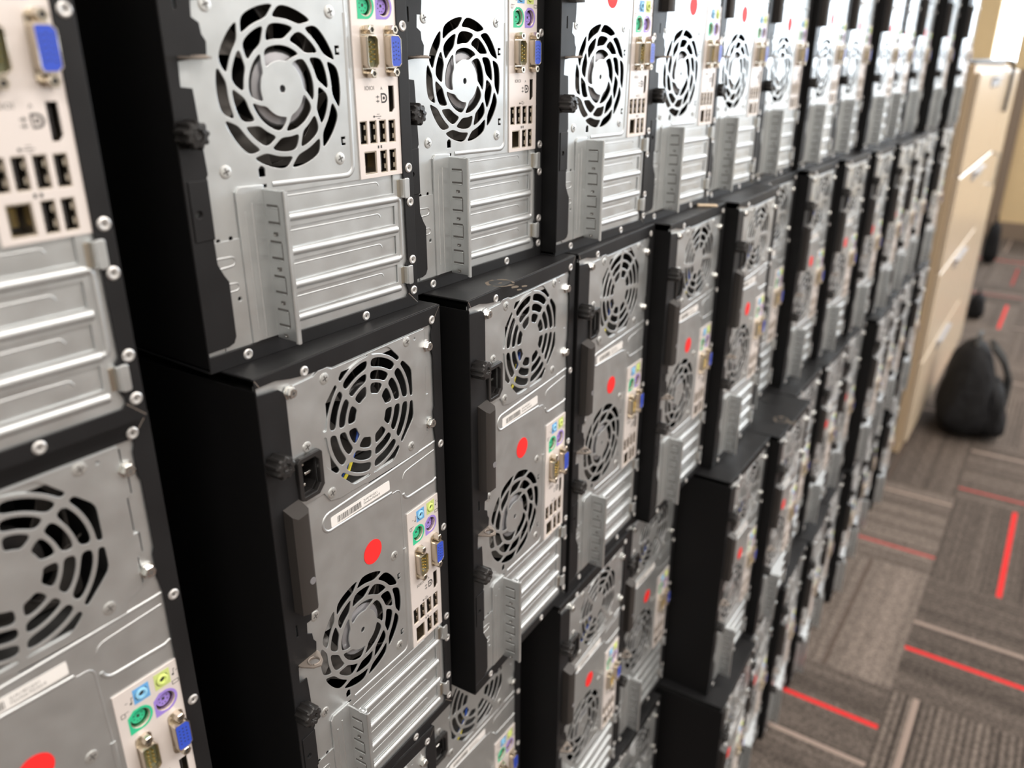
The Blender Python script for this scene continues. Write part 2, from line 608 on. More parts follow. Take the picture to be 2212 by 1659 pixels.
    # stadium embosses: around the serial label and beside it
    ridge(mb, [(165, 262.4), (160, 262.0), (52, 258.3)] + arc(49.5, 251.6, 6.6, 95, 265, 8) + [(54, 245.0), (112, 243.0)], 1.15, 1.0, 0.8)
    ridge(mb, [(163.5, 255.4), (136, 253.4)] + arc(130.5, 247.8, 5, 95, 175, 5), 0.8, 1.0, 0.6)
    ridge(mb, arc(131.5, 236.5, 6.2, 185, 265, 5) + [(134, 230.2), (161, 229.6), (165, 231)], 1.3, 1.0, 0.8)
    # lower left pressed panel and the shoulder of the slot bracket
    mb.plate([(13.0, 10), (31.5, 10), (31.5, 72), (13.0, 72)], [circle(26.6, 38, 1.4, 8)], 0.4, 1.0, GALV, 0.25)
    ridge(mb, [(12, 63), (24, 62.6)] + arc(24, 60, 2.6, 90, -90, 5) + [(24, 57.4), (12, 57)], 0.7, 0.4, 0.7)
    ridge(mb, [(14, 48), (25, 47.6)] + arc(25, 45.4, 2.2, 90, -90, 5) + [(24, 43.2), (14, 43)], 0.6, 0.4, 0.7)
    back = mb.build('back_panel', root)
    for zz in (81, 60.4, 40.2, 20.0):
        sc = MB()
        sc.plate(rect(50, 158.4, zz - 1.2, zz + 13.6), [], 2.2, 3.2, GALV, 0.2)
        ridge(sc, [(56, zz + 9.6), (141, zz + 8.8)] + arc(141, zz + 5.8, 3.0, 85, 10, 4), 0.55, 2.2, 0.6)
        sc.build('slot_cover', back)
    # perpendicular clamp bracket over the slots
    br = MB()
    br.plate([(31.5, 10.2), (50.6, 10.2), (50.6, 99.2), (34, 99.8), (31.5, 97)], [], -0.6, 1.0, GALV, 0.4)
    ridge(br, [(36.5, 86), (36.5, 18)], 0.7, -0.6, 0.8)
    ridge(br, [(41.5, 90), (41.5, 12)], 0.7, -0.6, 0.8)
    YB = -17.0
    br.box(49.4, 50.8, YB, 1.0, 9.0, 97.0, GALV, 0.3)
    br.tube([(50.3, YB, 8.0), (50.3, YB, 97.0)], 1.1, GALV, 8)
    br.box(50.6, 53.2, YB - 0.5, YB + 0.7, 7.0, 96.5, GALV, 0.3)
    br.tube([(51.8 + 2.1 * math.cos(t), -11.5 + 2.9 * math.sin(t), 96.2) for t in [i * math.pi / 6 for i in range(12)]], 0.8, GALV, 6, True, 1.0, True)
    for zz in (78, 57.6, 37.4, 17.2):      # punched tongues on the left face
        for dz in (0, 9.5):
            br.add([(49.32, -3, zz + dz), (49.32, -12.5, zz + dz + 0.2), (49.32, -12.5, zz + dz + 1.5), (49.32, -3, zz + dz + 1.3)], [(0, 3, 2, 1)], GREYINK)
            br.box(48.8, 49.5, -12.6, -3, zz + dz - 0.7, zz + dz, GALV, 0.15)
        br.add([(49.32, -12.5, zz), (49.32, -13.1, zz), (49.32, -13.1, zz + 10), (49.32, -12.5, zz + 10)], [(0, 3, 2, 1)], GREYINK)
        br.box(48.7, 49.5, -10, -7.2, zz - 6.6, zz - 4.6, GREYINK, 0.1)
        br.box(48.3, 49.5, -9.4, -7.6, zz - 6.4, zz - 5.6, SILV, 0.2)
    br.build('slot_bracket', back)
    for z0 in (76.8, 17.0):                # retaining tabs at the right
        t = MB()
        t.plate(rect(163.6, 168.6, z0, z0 + 13.6, 1.4), [], -3.0, -1.6, GALV, 0.4)
        t.box(163.0, 164.8, -2.4, 1.0, z0 + 0.6, z0 + 13.0, GALV, 0.3)
        t.box(160.2, 163.0, 0.6, 1.0, z0 + 1.0, z0 + 12.4, NICK, 0.1)
        t.build('retaining_tab', back)
    # padlock loop sticking out of the panel
    lk = MB()
    pts = [(6.8, 0.0), (24.2, 0.0), (24.2, -4.0), (19.5, -11.5), (15.2, -14.2), (10.8, -11.5), (6.8, -4.0)]
    hol = circle(15.4, -7.6, 3.4, 14)
    LOOPM = mat('dark_brown_steel', (0.30, 0.26, 0.23), 0.5, 0.6)  # darker and browner than the galvanised sheet
    top = 165.6
    ob2 = MB()
    ob2.plate(pts, [hol], -0.7, 0.7, GALV, 0.25)
    lk.add([(x, z, top - y) for (x, y, z) in ob2.v], ob2.f, LOOPM)
    lk.tube([(15.4 + 3.9 * math.cos(t), -7.6 + 3.9 * math.sin(t), top + 0.7) for t in [i * math.pi / 8 for i in range(16)]], 0.6, LOOPM, 6, True, 1.0, True)
    lk.build('lock_loop', back)
    if full:
        for (x, z) in FSCREWS:
            q = MB(); screw(q, x, z, 3.5, 1.0); q.build('screw', back)
        for (x, z) in BOLTS:
            q = MB(); hexbolt(q, x, z, 3.7, 1.0 if x > 100 else 0.4); q.build('hex_bolt', back)
    else:
        q = MB()
        for (x, z) in FSCREWS:
            screw(q, x, z, 3.5, 1.0)
        q.build('screws', back)
        q = MB()
        for (x, z) in BOLTS:
            hexbolt(q, x, z, 3.7, 1.0 if x > 100 else 0.4)
        q.build('hex_bolts', back)
    # ---- power supply: its own steel face with the ringed grille
    mb = MB()
    face = [(22.4, 274.6), (46, 274.6), (51.2, 267.0), (60, 264.6), (84, 264.2), (88, 263.0), (144.4, 262.8), (145.4, 268.6), (154.8, 271.6), (155.6, 291), (158.4, 291.2), (158.4, 304.6), (155.8, 304.8),
            (156, 326), (158.6, 326.2), (158.6, 338.6), (156.2, 338.8), (156.4, 355.4), (62, 355.4), (58, 357.8), (50, 357.8), (46, 355.6), (22.4, 355.0)]
    mb.plate(face, supply_grille() + [rect(25.6, 41.6, 281.8, 307, 2.0), circle(145.2, 351.0, 1.0, 8)], 0.0, 1.0, GALV, 0.25)
    mb.box(22, 157, 1.6, 140, 357, 358, INNER)
    mb.box(22, 157, 1.6, 140, 263.5, 264.5, INNER)
    mb.box(22, 23, 1.6, 140, 264, 357, INNER)
    mb.box(156, 157, 1.6, 140, 264, 357, INNER)
    mb.box(22, 157, 139, 140, 264, 357, INNER)
    ps = mb.build('power_supply', root)
    f = fan_mesh(PF[0], PF[1], 42, 9, False).build('cooling_fan', ps)
    w = MB()
    w.tube([(90, 8, 300), (85, 6, 292), (80, 6, 284), (74, 7, 276), (68, 9, 268)], 1.1, WBLUE, 6)
    w.tube([(86, 8.4, 290), (79, 6, 282), (73, 4.5, 276), (66, 5, 270), (60, 6, 268)], 1.2, YEL, 6)
    w.build('fan_wires', ps)
    sk = MB()
    x0, x1, z0, z1 = 23.0, 44.0, 279.4, 309.4
    c = 3.4
    so = [(x0 + 1.5, z0 + 1.0), (x0 + 4, z0), (x1 - 5, z0), (x1, z0 + 5), (x1, z1 - 2), (x1 - 2, z1), (x0 + 2.5, z1), (x0, z1 - 2.5), (x0, z0 + 3)]
    si = [(x0 + c, z0 + c), (x1 - 7.2, z0 + c), (x1 - c, z0 + 7.2), (x1 - c, z1 - 6.6), (x1 - 6.6, z1 - c), (x0 + c, z1 - c)]
    sk.plate(so, [si], -3.8, -0.2, BPLAST, 0.6)
    sk.plate([(a, b) for a, b in so], [si], 1.0, 16, BPLAST, 0.1)
    sk.box(x0 + 2, x1 - 2, 16, 17, z0 + 2, z1 - 2, BPLAST)
    for (px, pz) in ((x0 + 7, z1 - 8), (x0 + 12.4, z1 - 15), (x0 + 7, z0 + 8)):
        sk.box(px - 2.6, px + 2.6, 1.5, 16, pz - 0.9, pz + 0.9, SILV, 0.3)
    sk.box(17.6, 22.2, -1.0, 0.4, 283, 296, GALV, 0.2)
    sk.build('power_socket', ps)
    if full:
        for (x, z, r) in PSCREWS:
            q = MB(); screw(q, x, z, r); q.build('screw', ps)
    else:
        q = MB()
        for (x, z, r) in PSCREWS:
            screw(q, x, z, r)
        q.build('screws', ps)
    # ---- chassis fan
    cf = fan_mesh(CF[0], CF[1], 43.5, 4, True)
    cf.tube([(38, 9, 182), (34, 14, 176), (30, 26, 172), (24, 40, 170)], 0.9, WRED, 6)
    cf.tube([(39, 9, 180), (35, 14, 174), (31, 26, 170), (25, 40, 168)], 0.9, YEL, 6)
    cf.build('chassis_fan', root)
    # ---- port plate
    mb = MB()
    holes = [circle(139.4, 194.4, 5.9, 20), circle(155.0, 194.6, 5.9, 20), circle(142.6, 209.6, 3.9, 16), circle(155.4, 209.8, 3.9, 16)]
    holes.append([(155.8, 132.8), (158.6, 132.8), (160.8, 135.2), (160.8, 148.8), (155.8, 148.8)])
    for (x, z) in USB:
        holes.append(rect(x - 3.1, x + 3.1, z - 7.1, z + 7.1, 0.3, 1))
    holes.append(rect(131.2, 142.0, 95.8, 109.9, 0.3, 1))
    mb.plate(rect(126.9, 165.3, 93.2, 217.4), holes, 0.1, 1.0, IOW, 0.2)
    io = mb.build('port_plate', root)
    pr = MB()
    pr.text('IOIOI', 134.6, 146.6, 3.6, 0.05, GREYINK, 0.03)
    pr.text('A', 148.6, 146.6, 2.6, 0.05, GREYINK, 0.03)
    pr.build('serial_mark', io)
    pr = MB()            # D-shaped mark beside the display port, with small arrows
    pr.plate([(149, 138.6), (151.3, 138.6)] + arc(151.3, 141.6, 3.0, -90, 90, 6) + [(148.6, 144.6), (148.6, 142.6)],
             [[(149.5, 139.6), (151.2, 139.6)] + arc(151.2, 141.6, 2.0, -90, 90, 6) + [(149.5, 143.6)]], 0.02, 0.08, INK, 0.0)
    pr.plate(circle(151.2, 141.6, 1.0, 10), [], 0.02, 0.08, INK, 0.0)
    for zz in (139.6, 142.2):
        pr.box(144.2, 147.2, 0.02, 0.08, zz, zz + 0.5, INK)
        pr.box(145.5, 146.0, 0.02, 0.08, zz - 0.8, zz + 1.2, INK)
    pr.build('display_mark', io)
    pr = MB()
    pr.box(141.6, 148.0, 0.02, 0.08, 130.6, 130.95, INK)
    pr.plate(circle(141.6, 130.8, 0.75, 8), [], 0.02, 0.08, INK, 0.0)
    pr.box(144.2, 146.6, 0.02, 0.08, 131.9, 132.2, INK)
    pr.box(144.8, 147.0, 0.02, 0.08, 129.4, 129.7, INK)
    pr.build('usb_mark', io)
    pr = MB()
    for xx in (143.4, 146.0):
        pr.box(xx, xx + 1.2, 0.02, 0.08, 111.2, 113.0, INK)
    pr.build('network_mark', io)
    pr = MB()
    pr.plate(rect(163.0, 164.8, 166.5, 170.5), [rect(163.3, 164.5, 167.2, 170.1)], 0.02, 0.08, GREYINK, 0.0)
    pr.build('monitor_mark', io)
    pr = MB()
    pr.plate(rect(129.2, 131.9, 200.6, 203.6, 0.4, 2), [rect(129.6, 131.5, 201.0, 203.2)], 0.02, 0.08, GREYINK, 0.0)
    pr.box(131.9, 134.0, 0.02, 0.08, 203.2, 203.5, GREYINK)
    pr.build('mouse_mark', io)
    pr = MB()
    pr.plate(rect(160.6, 164.8, 201.9, 204.4), [rect(161.0, 164.4, 202.3, 204.0)], 0.02, 0.08, GREYINK, 0.0)
    pr.build('keyboard_mark', io)
    for (xx, zz, sd) in ((136.0, 207.0, -1), (162.0, 208.6, 1)):
        pr = MB()
        pr.plate(circle(xx, zz, 0.7, 8), [], 0.02, 0.08, INK, 0.0)
        pr.box(xx + 0.35, xx + 0.65, 0.02, 0.08, zz, zz + 3.6, INK)
        pr.box(xx + 0.35, xx + 1.5, 0.02, 0.08, zz + 3.2, zz + 3.6, INK)
        xa = xx - 3.4 if sd < 0 else xx + 1.6
        pr.box(xa, xa + 1.6, 0.02, 0.08, zz + 1.6, zz + 1.9, INK)
        pr.build('music_note_mark', io)
    # audio sockets
    for (nm, x, z, c1, c2, zb) in (('line_in_socket', 142.6, 209.6, ABLUE, ABLUEB, (137.8, 147.4, 204.6, 214.4)), ('audio_out_socket', 155.4, 209.8, LIME, LIMEB, (150.6, 160.2, 204.6, 215.0))):
        q = MB()
        q.plate(rect(zb[0], zb[1], zb[2], zb[3]), [circle(x, z, 3.9, 16)], 0.0, 0.1, c2, 0.0)
        q.lathe(x, z, [(3.5, 1.0), (3.5, -0.6), (3.1, -0.9), (2.1, -0.9), (1.9, 0.4), (1.7, 0.5)], c1, 20)
        q.lathe(x, z, [(1.5, 0.3), (1.4, 0.28)], INK, 12)
        q.build(nm, io)
    for (nm, x, z, c1) in (('mouse_port', 139.4, 194.4, GREEN), ('keyboard_port', 155.0, 194.6, PURP)):
        q = MB()
        back_ = [(x - 7.0, z - 7.4)] + arc(x, z, 7.4, -78, 100, 14) + [(x - 3.0, z + 7.4), (x - 7.0, z + 4.0)]
        q.plate(back_, [circle(x, z, 5.9, 20)], 0.0, 0.1, c1, 0.0)
        q.plate(circle(x, z, 6.2, 24), [circle(x, z, 5.2, 24)], 0.8, 8.0, NICK, 0.1)
        q.lathe(x, z, [(4.3, 9), (4.3, 2.6), (4.2, 2.5)], c1, 24)
        for (dx, dz) in ((-2.4, 1.4), (2.4, 1.4), (-2.4, -1.0), (2.4, -1.0), (-0.9, -2.7), (0.9, -2.7)):
            q.lathe(x + dx, z + dz, [(0.42, 2.5), (0.4, 2.44)], INK, 6)
        q.box(x - 0.8, x + 0.8, 2.4, 3, z - 0.4, z + 1.2, INK)
        q.build(nm, io)

    def dsub(nm, x, z, ins, pins, female):
        q = MB()
        outl = lambda hw, hh, sl: smooth_poly([(x - hw, z - hh + sl), (x - hw, z + hh - sl * 0.3), (x - hw + 0.9, z + hh), (x + hw * 0.55, z + hh), (x + hw, z + hh - sl), (x + hw, z - hh + sl), (x + hw * 0.55, z - hh), (x - hw + 0.9, z - hh)], 0)
        q.plate(rect(x - 4.9, x + 4.7, z - 14.6, z + 14.8, 3.0), [], -0.7, 0.1, NICK, 0.2)
        q.plate(outl(4.7, 9.2, 2.0), [outl(4.2, 8.7, 1.9)], -6.0, -0.6, NICK, 0.25)
        q.plate(outl(4.2, 8.7, 1.9), [], -5.8 if female else -2.6, -0.6, ins, 0.15)
        ym = -5.85 if female else -5.4
        for (px, pz) in pins:
            if female:
                q.lathe(x + px, z + pz, [(0.5, ym), (0.48, ym - 0.03)], INK, 6)
            else:
                q.lathe(x + px, z + pz, [(0.5, -2.6), (0.5, -5.0), (0.2, -5.5)], GOLD, 6)
        for s in (-1, 1):
            zc = z + s * 12.4
            q.lathe(x + 0.2, zc, [(2.9, -0.6), (2.9, -5.2), (2.5, -5.6), (1.5, -5.6), (1.4, -4.4)], NICK, 6, False)
            q.lathe(x + 0.2, zc, [(1.2, -5.0), (1.1, -5.1)], INK, 8)
        q.build(nm, io)
    p9 = [(-1.3, -5.5 + 2.75 * i) for i in range(5)] + [(1.5, -4.1 + 2.75 * i) for i in range(4)]
    p15 = [(-2.3 + 2.2 * c_, -4.9 + 2.4 * i + (0.6 if c_ == 1 else 0)) for c_ in range(3) for i in range(5)]
    dsub('serial_port', 138.4, 168.8, TEAL, p9, False)
    dsub('video_port', 158.6, 169.2, BLUE, p15, True)
    q = MB()
    q.plate(rect(155.0, 161.6, 132.0, 149.6), [rect(155.8, 160.8, 132.9, 148.7)], 1.0, 9, NICK, 0.1)
    q.box(157.4, 158.6, 2.2, 9, 134.6, 147.2, BPLAST, 0.2)
    q.box(155.2, 161.2, 8.8, 9.2, 132.4, 149.2, INK)
    q.build('display_port', io)
    for (x, z) in USB:
        q = MB()
        q.plate(rect(x - 3.4, x + 3.4, z - 7.4, z + 7.4), [rect(x - 2.55, x + 2.55, z - 6.5, z + 6.5)], 0.7, 10, NICK, 0.2)
        q.box(x - 2.3, x - 0.7, 1.4, 10, z - 5.6, z + 5.6, BPLAST, 0.2)
        for dz in (-3.2, 3.2):
            q.box(x + 1.3, x + 2.5, 1.0, 6, z + dz - 1.6, z + dz + 1.6, NICK, 0.4)
        q.box(x - 3.0, x + 3.0, 9.8, 10.2, z - 7.0, z + 7.0, INK)
        q.build('usb_port', io)
    q = MB()
    q.plate(rect(130.8, 142.4, 95.4, 110.2), [rect(132.0, 141.2, 96.8, 109.0)], 0.7, 13, NICK, 0.2)
    q.box(131.4, 141.8, 12.6, 13.2, 96.0, 109.6, INK)
    q.box(131.6, 133.2, 2.0, 13, 99, 106.6, BPLAST)
    for i in range(8):
        q.box(134, 139.4, 9.6, 9.9, 99.2 + i, 99.5 + i, GOLD)
    q.build('network_port', io)
    # ---- serial number label
    mb = MB()
    mb.plate(rect(50.2, 110.2, 246.4, 254.2, 1.0), [], 0.75, 0.95, WHITE, 0.05)
    lb = mb.build('serial_label', root)
    bc = MB()
    xx = 56.2
    rr = random.Random(3)
    while xx < 79.5:
        w_ = rr.choice((0.25, 0.3, 0.5, 0.8))
        bc.box(xx, min(xx + w_, 79.8), 0.70, 0.76, 247.6, 252.2, GREYINK)
        xx += w_ + rr.choice((0.3, 0.35, 0.5))
    bc.build('barcode', lb)
    tx = MB()
    tx.text('2UA1401QX1', 82.2, 250.6, 2.5, 0.72, GREYINK, 0.02)
    tx.text('Hewlett-Packard', 82.2, 248.2, 2.5, 0.72, GREYINK, 0.02)
    tx.build('label_text', lb)
    # ---- round red sticker
    mb = MB()
    mb.lathe(0, 0, [(9.4, 0.9), (9.4, 0.72)], RED, 40)
    stk = mb.build('round_sticker', root)
    stk['label'] = 'round red sticker'
    stk.location = (0.088, 0, 0.2075)
    return root, stk


def kids(o, ch):
    return ch.get(o.name, [])


def index_children():
    ch = {}
    for o in COL.objects:
        if o.parent:
            ch.setdefault(o.parent.name, []).append(o)
    return ch


full_root, full_stk = make_computer(True)
CH = index_children()


def copy_tree(o, parent=None, skip=()):
    c = o.copy()
    COL.objects.link(c)
    c.parent = parent
    for k in CH.get(o.name, []):
        if k.name.split('.')[0] in skip:
            continue
        copy_tree(k, c, skip)
    return c


# position of each tower: row -> list of (column, x, y, yaw, sticker dx, dz or None)
P0 = 0.1785
TOP = {-1: (-.2365, .0055, -.012), 0: (-.0087, .0253, -.0268), 1: (.1747, .0361, -.0247), 2: (.3500, .0171, -.0262)}
rows = {0: [], 1: [], 2: [], 3: []}
stick = {(0, 2): (0, .0075), (0, 3): (.003, .008), (0, 4): (-.004, .006), (0, 5): (0, 0), (0, 6): (-.003, .012), (0, 7): (-.003, .006),
         (1, -1): (-.0035, -.004), (1, 0): (0, -.0008), (1, 1): (-.0045, .006), (1, 2): (-.001, .004), (1, 3): (0, 0), (1, 4): (.002, .004), (1, 7): (.002, .003)}
y0 = {3: .0165, 4: .0205, 5: .0195, 6: .0075, 7: .005, 8: -.0105, 9: -.0065, 10: -.0125, 11: -.0355, 12: -.0565}
for k in range(-1, 13):
    if k in TOP:
        rows[0].append((k, *TOP[k]))
    else:
        rows[0].append((k, -.0077 + P0 * k + (.001 if k == 3 else 0), y0[k], -.024 + .0015 * math.sin(k * 2.1)))
R1 = {-1: (-.2314, .0137, -.0115), 0: (0, 0, .0466), 1: (.192, -.0044, .053), 2: (.3695, .0035, .031), 3: (.5462, -.0082, .018), 4: (.7230, -.0205, .017)}
R1.update({5: (.9000, .0104, -.01), 6: (1.0775, -.0084, -.012), 7: (1.2550, -.0218, -.028), 8: (1.439, -.0345, -.012), 9: (1.616, -.0445, -.008), 10: (1.795, -.0450, 0), 11: (1.973, -.0415, 0), 12: (2.152, -.0510, -.03)})
for k in range(-1, 13):
    rows[1].append((k, *R1[k]))
R2 = {-2: (-.40, .01, 0), -1: (-.2105, .006, 0), 0: (-.031, .004, -.003), 1: (.148, .032, .002), 2: (.3429, -.0033, .038), 3: (.524, .012, .012), 4: (.7035, -.057, .012), 5: (.881, -.069, .01), 6: (1.0585, -.042, .01), 7: (1.2365, -.046, 0)}
y2 = {8: -.043, 9: -.066, 10: -.058, 11: -.056, 12: -.064}
for k in range(-1, 13):
    rows[2].append((k, *R2[k]) if k in R2 else (k, 1.2365 + .1776 * (k - 7), y2[k], -.003))
y3 = {-1: .02, 0: .015, 1: .01, 2: .005, 3: .0, 4: -.087, 5: -.070, 6: -.073, 7: -.074, 8: -.062, 9: -.071, 10: -.062, 11: -.052, 12: -.057}
for k in range(-1, 13):
    rows[3].append((k, .693 + .1772 * (k - 4), y3[k], -.02 if k == 12 else .043) if k > 3 else (k, .494 + .1775 * (k - 3), y3[k], .01))
ORD = ['first', 'second', 'third', 'fourth', 'fifth', 'sixth', 'seventh', 'eighth', 'ninth', 'tenth', 'eleventh', 'twelfth', 'thirteenth', 'fourteenth']
ROWN = ['top row', 'second row', 'third row', 'bottom row']
ZB = [0.005, -0.3640, -0.7330, -1.1020]
FEET = 0
DUSTS = [(1, 1, .2473, .0045), (2, 5, .949, -.050)]
used = False
for r in range(4):
    for i, (k, x, y, yaw) in enumerate(rows[r]):
        o = copy_tree(full_root) if used else full_root
        used = True
        o.location = (x, y, ZB[r])
        o.rotation_euler = (0, 0, yaw)
        s = [c for c in COL.objects if c.parent == o and c.name.startswith('round_sticker')][0]
        has = not (r == 0 and k in (-1, 0, 1))
        if has:
            dx, dz = stick.get((r, k), (random.uniform(-.005, .005), random.uniform(-.006, .008)))
            s.location = (.088 + dx, 0, .2075 + dz)
        else:
            s.location = (.088, 0, .2275)
        last = len(rows[r]) - 1
        o['category'] = 'computer'
        o['group'] = 'desktop computers stacked back side out'
        o['_rk'] = '%d,%d' % (r, k)
COMPUTERS = [o for o in COL.objects if o.get('_rk')]
VIS0 = {0: -1, 1: -1, 2: 0, 3: 3}      # first column of each row that the frame shows
for o in COMPUTERS:
    r, k = [int(q) for q in o['_rk'].split(',')]
    del o['_rk']
    n = k - VIS0[r]
    where = ROWN[r]
    if n < 0:
        o['label'] = 'computer tower back beyond the lower left frame edge, %s, %s one out' % (where, ORD[-n - 1])
    elif k == 12:
        o['label'] = 'computer tower back at the far right end of the %s' % where
    else:
        o['label'] = 'black and silver computer tower back, %s from left in the %s' % (ORD[n], where)
# the computer of the big mid picture and its near neighbours get fuller wording
SPEC = {(0, -1): 'blurred computer tower back cut by the left frame edge, top row', (0, 0): 'large computer tower back with slotted round fan grille, second from left, top row',
        (1, -1): 'computer tower back with red dot cut by the left frame edge, second row',
        (1, 0): 'sharp computer tower back with red dot and barcode label, second from left, second row'}
for o in COMPUTERS:
    for (r, k), t in SPEC.items():
        q = [p for p in rows[r] if p[0] == k][0]
        if abs(o.location.x - q[1]) < 1e-6 and abs(o.location.z - ZB[r]) < 1e-6:
            o['label'] = t

# pale ring marks left on two of the black tops
DUST = mat('dust_mark', (0.16, 0.13, 0.10), 0.8)
for (r, k, wx, wy) in DUSTS:
    q = [p for p in rows[r] if p[0] == k][0]
    o = [c for c in COMPUTERS if abs(c.location.x - q[1]) < 1e-6 and abs(c.location.z - ZB[r]) < 1e-6][0]
    lx, ly = (wx - q[1]) * math.cos(q[3]) + (wy - q[2]) * math.sin(q[3]), -(wx - q[1]) * math.sin(q[3]) + (wy - q[2]) * math.cos(q[3])
    m_ = MB(False)
    vs, fs = [], []
    nn = 40
    for i in range(nn):
        a = 2 * math.pi * i / nn
        wv = .0012 + .0006 * math.sin(3 * a) + .0004 * math.sin(7 * a)
        for rr in (.0105 - wv, .0105 + wv):
            vs.append((rr * math.cos(a), rr * math.sin(a), 0))
    for i in range(nn):
        j = (i + 1) % nn
        if i % 13 in (5, 6):
            continue
        fs.append((2 * i, 2 * i + 1, 2 * j + 1, 2 * j))
    m_.add(vs, fs, DUST)
    for (bx, by, br_) in ((-.004, -.016, .004), (.002, -.021, .003), (-.009, -.023, .0025), (.0, .0, .002)):
        b0 = [(bx + br_ * (1 + .3 * math.sin(2.3 * i)) * math.cos(i * math.pi / 6), by + br_ * .7 * math.sin(i * math.pi / 6), 0) for i in range(12)]
        m_.add(b0, [tuple(range(12))], DUST)
    d_ = m_.build('dust_mark', o)
    d_.location = (lx, ly, H_ * MM + .0001)
    d_['label'] = 'pale round dust mark'

# ------------------------------------------------------------------ room shell
def wallmat(name, col, rough=0.7):
    return mat(name, col, rough, 0, 0.3, (6, 0.03, 0.02), (120, 0.1, 0.002))


TAN = wallmat('tan_wall', (0.62, 0.47, 0.27))
LWALL = wallmat('cream_wall', (0.60, 0.59, 0.56))
CEILM = wallmat('ceiling_tile', (0.75, 0.74, 0.72))
TRIM = mat('brown_trim', (0.20, 0.15, 0.11), 0.5)
WFRAME = mat('window_frame_tan', (0.66, 0.53, 0.38), 0.5)


def wallbox(name, x0, x1, y0_, y1_, z0, z1, m):
    b = MB(False)
    b.box(x0, x1, y0_, y1_, z0, z1, m)
    return tag(b.build(name), kind='structure')


wallbox('wall_back', LEFTX, FARX, BACKY, BACKY + .1, FLOOR, CEIL, LWALL)
wallbox('wall_left', LEFTX - .1, LEFTX, OPPY, BACKY, FLOOR, CEIL, LWALL)
wallbox('wall_front', LEFTX, FARX, OPPY - .1, OPPY, FLOOR, CEIL, LWALL)
wallbox('ceiling', LEFTX - .1, FARX + .2, OPPY - .1, BACKY + .1, CEIL, CEIL + .1, CEILM)
b = MB(False)
holes = [[(a, WZ0), (b_, WZ0), (b_, WZ1), (a, WZ1)] for a, b_ in WIN]
tmp = MB(False)
tmp.plate([(OPPY, FLOOR), (BACKY, FLOOR), (BACKY, CEIL), (OPPY, CEIL)], holes, FARX, FARX + .12, TAN, 0.001)
b.add([(y, x, z) for (x, y, z) in tmp.v], [tuple(reversed(f)) for f in tmp.f], TAN)
tag(b.build('wall_right'), kind='structure')
GLASS = bpy.data.materials.new('window_glass')
GLASS.use_nodes = True
nt = GLASS.node_tree
nt.nodes.clear()
out = nt.nodes.new('ShaderNodeOutputMaterial')
mx = nt.nodes.new('ShaderNodeMixShader')
tr = nt.nodes.new('ShaderNodeBsdfTransparent')
gl = nt.nodes.new('ShaderNodeBsdfGlossy')
gl.inputs['Roughness'].default_value = 0.02
mx.inputs[0].default_value = 0.06
nt.links.new(tr.outputs[0], mx.inputs[1])
nt.links.new(gl.outputs[0], mx.inputs[2])
nt.links.new(mx.outputs[0], out.inputs[0])
for i, (a, b_) in enumerate(WIN):
    m_ = MB(False)
    fw = 0.03
    for (u0, u1, v0, v1) in ((a, a + fw, WZ0, WZ1), (b_ - fw, b_, WZ0, WZ1), (a, b_, WZ0, WZ0 + fw), (a, b_, WZ1 - fw, WZ1)) if i < 3 else ((a, a + .004, WZ0, WZ1), (a, b_, WZ0, WZ0 + .01)):
        m_.box(FARX + .03, FARX + .09, u0, u1, v0, v1, WFRAME)
    w = tag(m_.build('window_%d' % (i + 1)), kind='structure')
    g = MB(False)
    g.box(FARX + .055, FARX + .06, a, b_, WZ0, WZ1, GLASS)
    g.build('pane', w)
wallbox('baseboard_right', FARX - .02, FARX, OPPY, BACKY, FLOOR, FLOOR + .12, TRIM)
wallbox('baseboard_back', 2.6, FARX, BACKY - .015, BACKY, FLOOR, FLOOR + .12, TRIM)
wallbox('trim_1', FARX - .03, FARX, .05, .12, FLOOR + .1, WZ0 - .03, TRIM)

# carpet tiles, half a metre square, laid quarter turned
fl_mat = bpy.data.materials.new('carpet_tiles')
fl_mat.use_nodes = True
nt = fl_mat.node_tree
N = nt.nodes
L = nt.links
P = N['Principled BSDF']
P.inputs['Roughness'].default_value = 0.95
P.inputs['Specular IOR Level'].default_value = 0.1


def attr(n):
    a = N.new('ShaderNodeAttribute')
    a.attribute_name = n
    return a.outputs['Fac']


def math_(op, a, b=None, c=None):
    m = N.new('ShaderNodeMath')
    m.operation = op
    for i, q in enumerate((a, b, c)):
        if q is None:
            continue
        if isinstance(q, (int, float)):
            m.inputs[i].default_value = q
        else:
            L.new(q, m.inputs[i])
    return m.outputs[0]


tc = N.new('ShaderNodeTexCoord')
sp = N.new('ShaderNodeSeparateXYZ')
L.new(tc.outputs['Object'], sp.inputs[0])
TX, TY = .845, -.26
u = math_('MULTIPLY', math_('SUBTRACT', sp.outputs[0], TX), 2.0)
v = math_('MULTIPLY', math_('SUBTRACT', sp.outputs[1], TY), 2.0)
fu, fv = math_('FRACT', u), math_('FRACT', v)
d = attr('dir_')            # 1: the yarn lines run along y, so the pattern varies along x
t = math_('ADD', math_('MULTIPLY', fu, d), math_('MULTIPLY', fv, math_('SUBTRACT', 1.0, d)))
sdt = attr('seed')
cv = N.new('ShaderNodeCombineXYZ')
L.new(math_('MULTIPLY', t, 9.0), cv.inputs[0])
L.new(sdt, cv.inputs[1])
n1 = N.new('ShaderNodeTexNoise')
n1.inputs['Scale'].default_value = 1.6
n1.inputs['Detail'].default_value = 4
n1.inputs['Roughness'].default_value = 0.75
L.new(cv.outputs[0], n1.inputs['Vector'])
band = N.new('ShaderNodeMapRange')
band.inputs[1].default_value = .38
band.inputs[2].default_value = .62
band.inputs[3].default_value = .72
band.inputs[4].default_value = 1.25
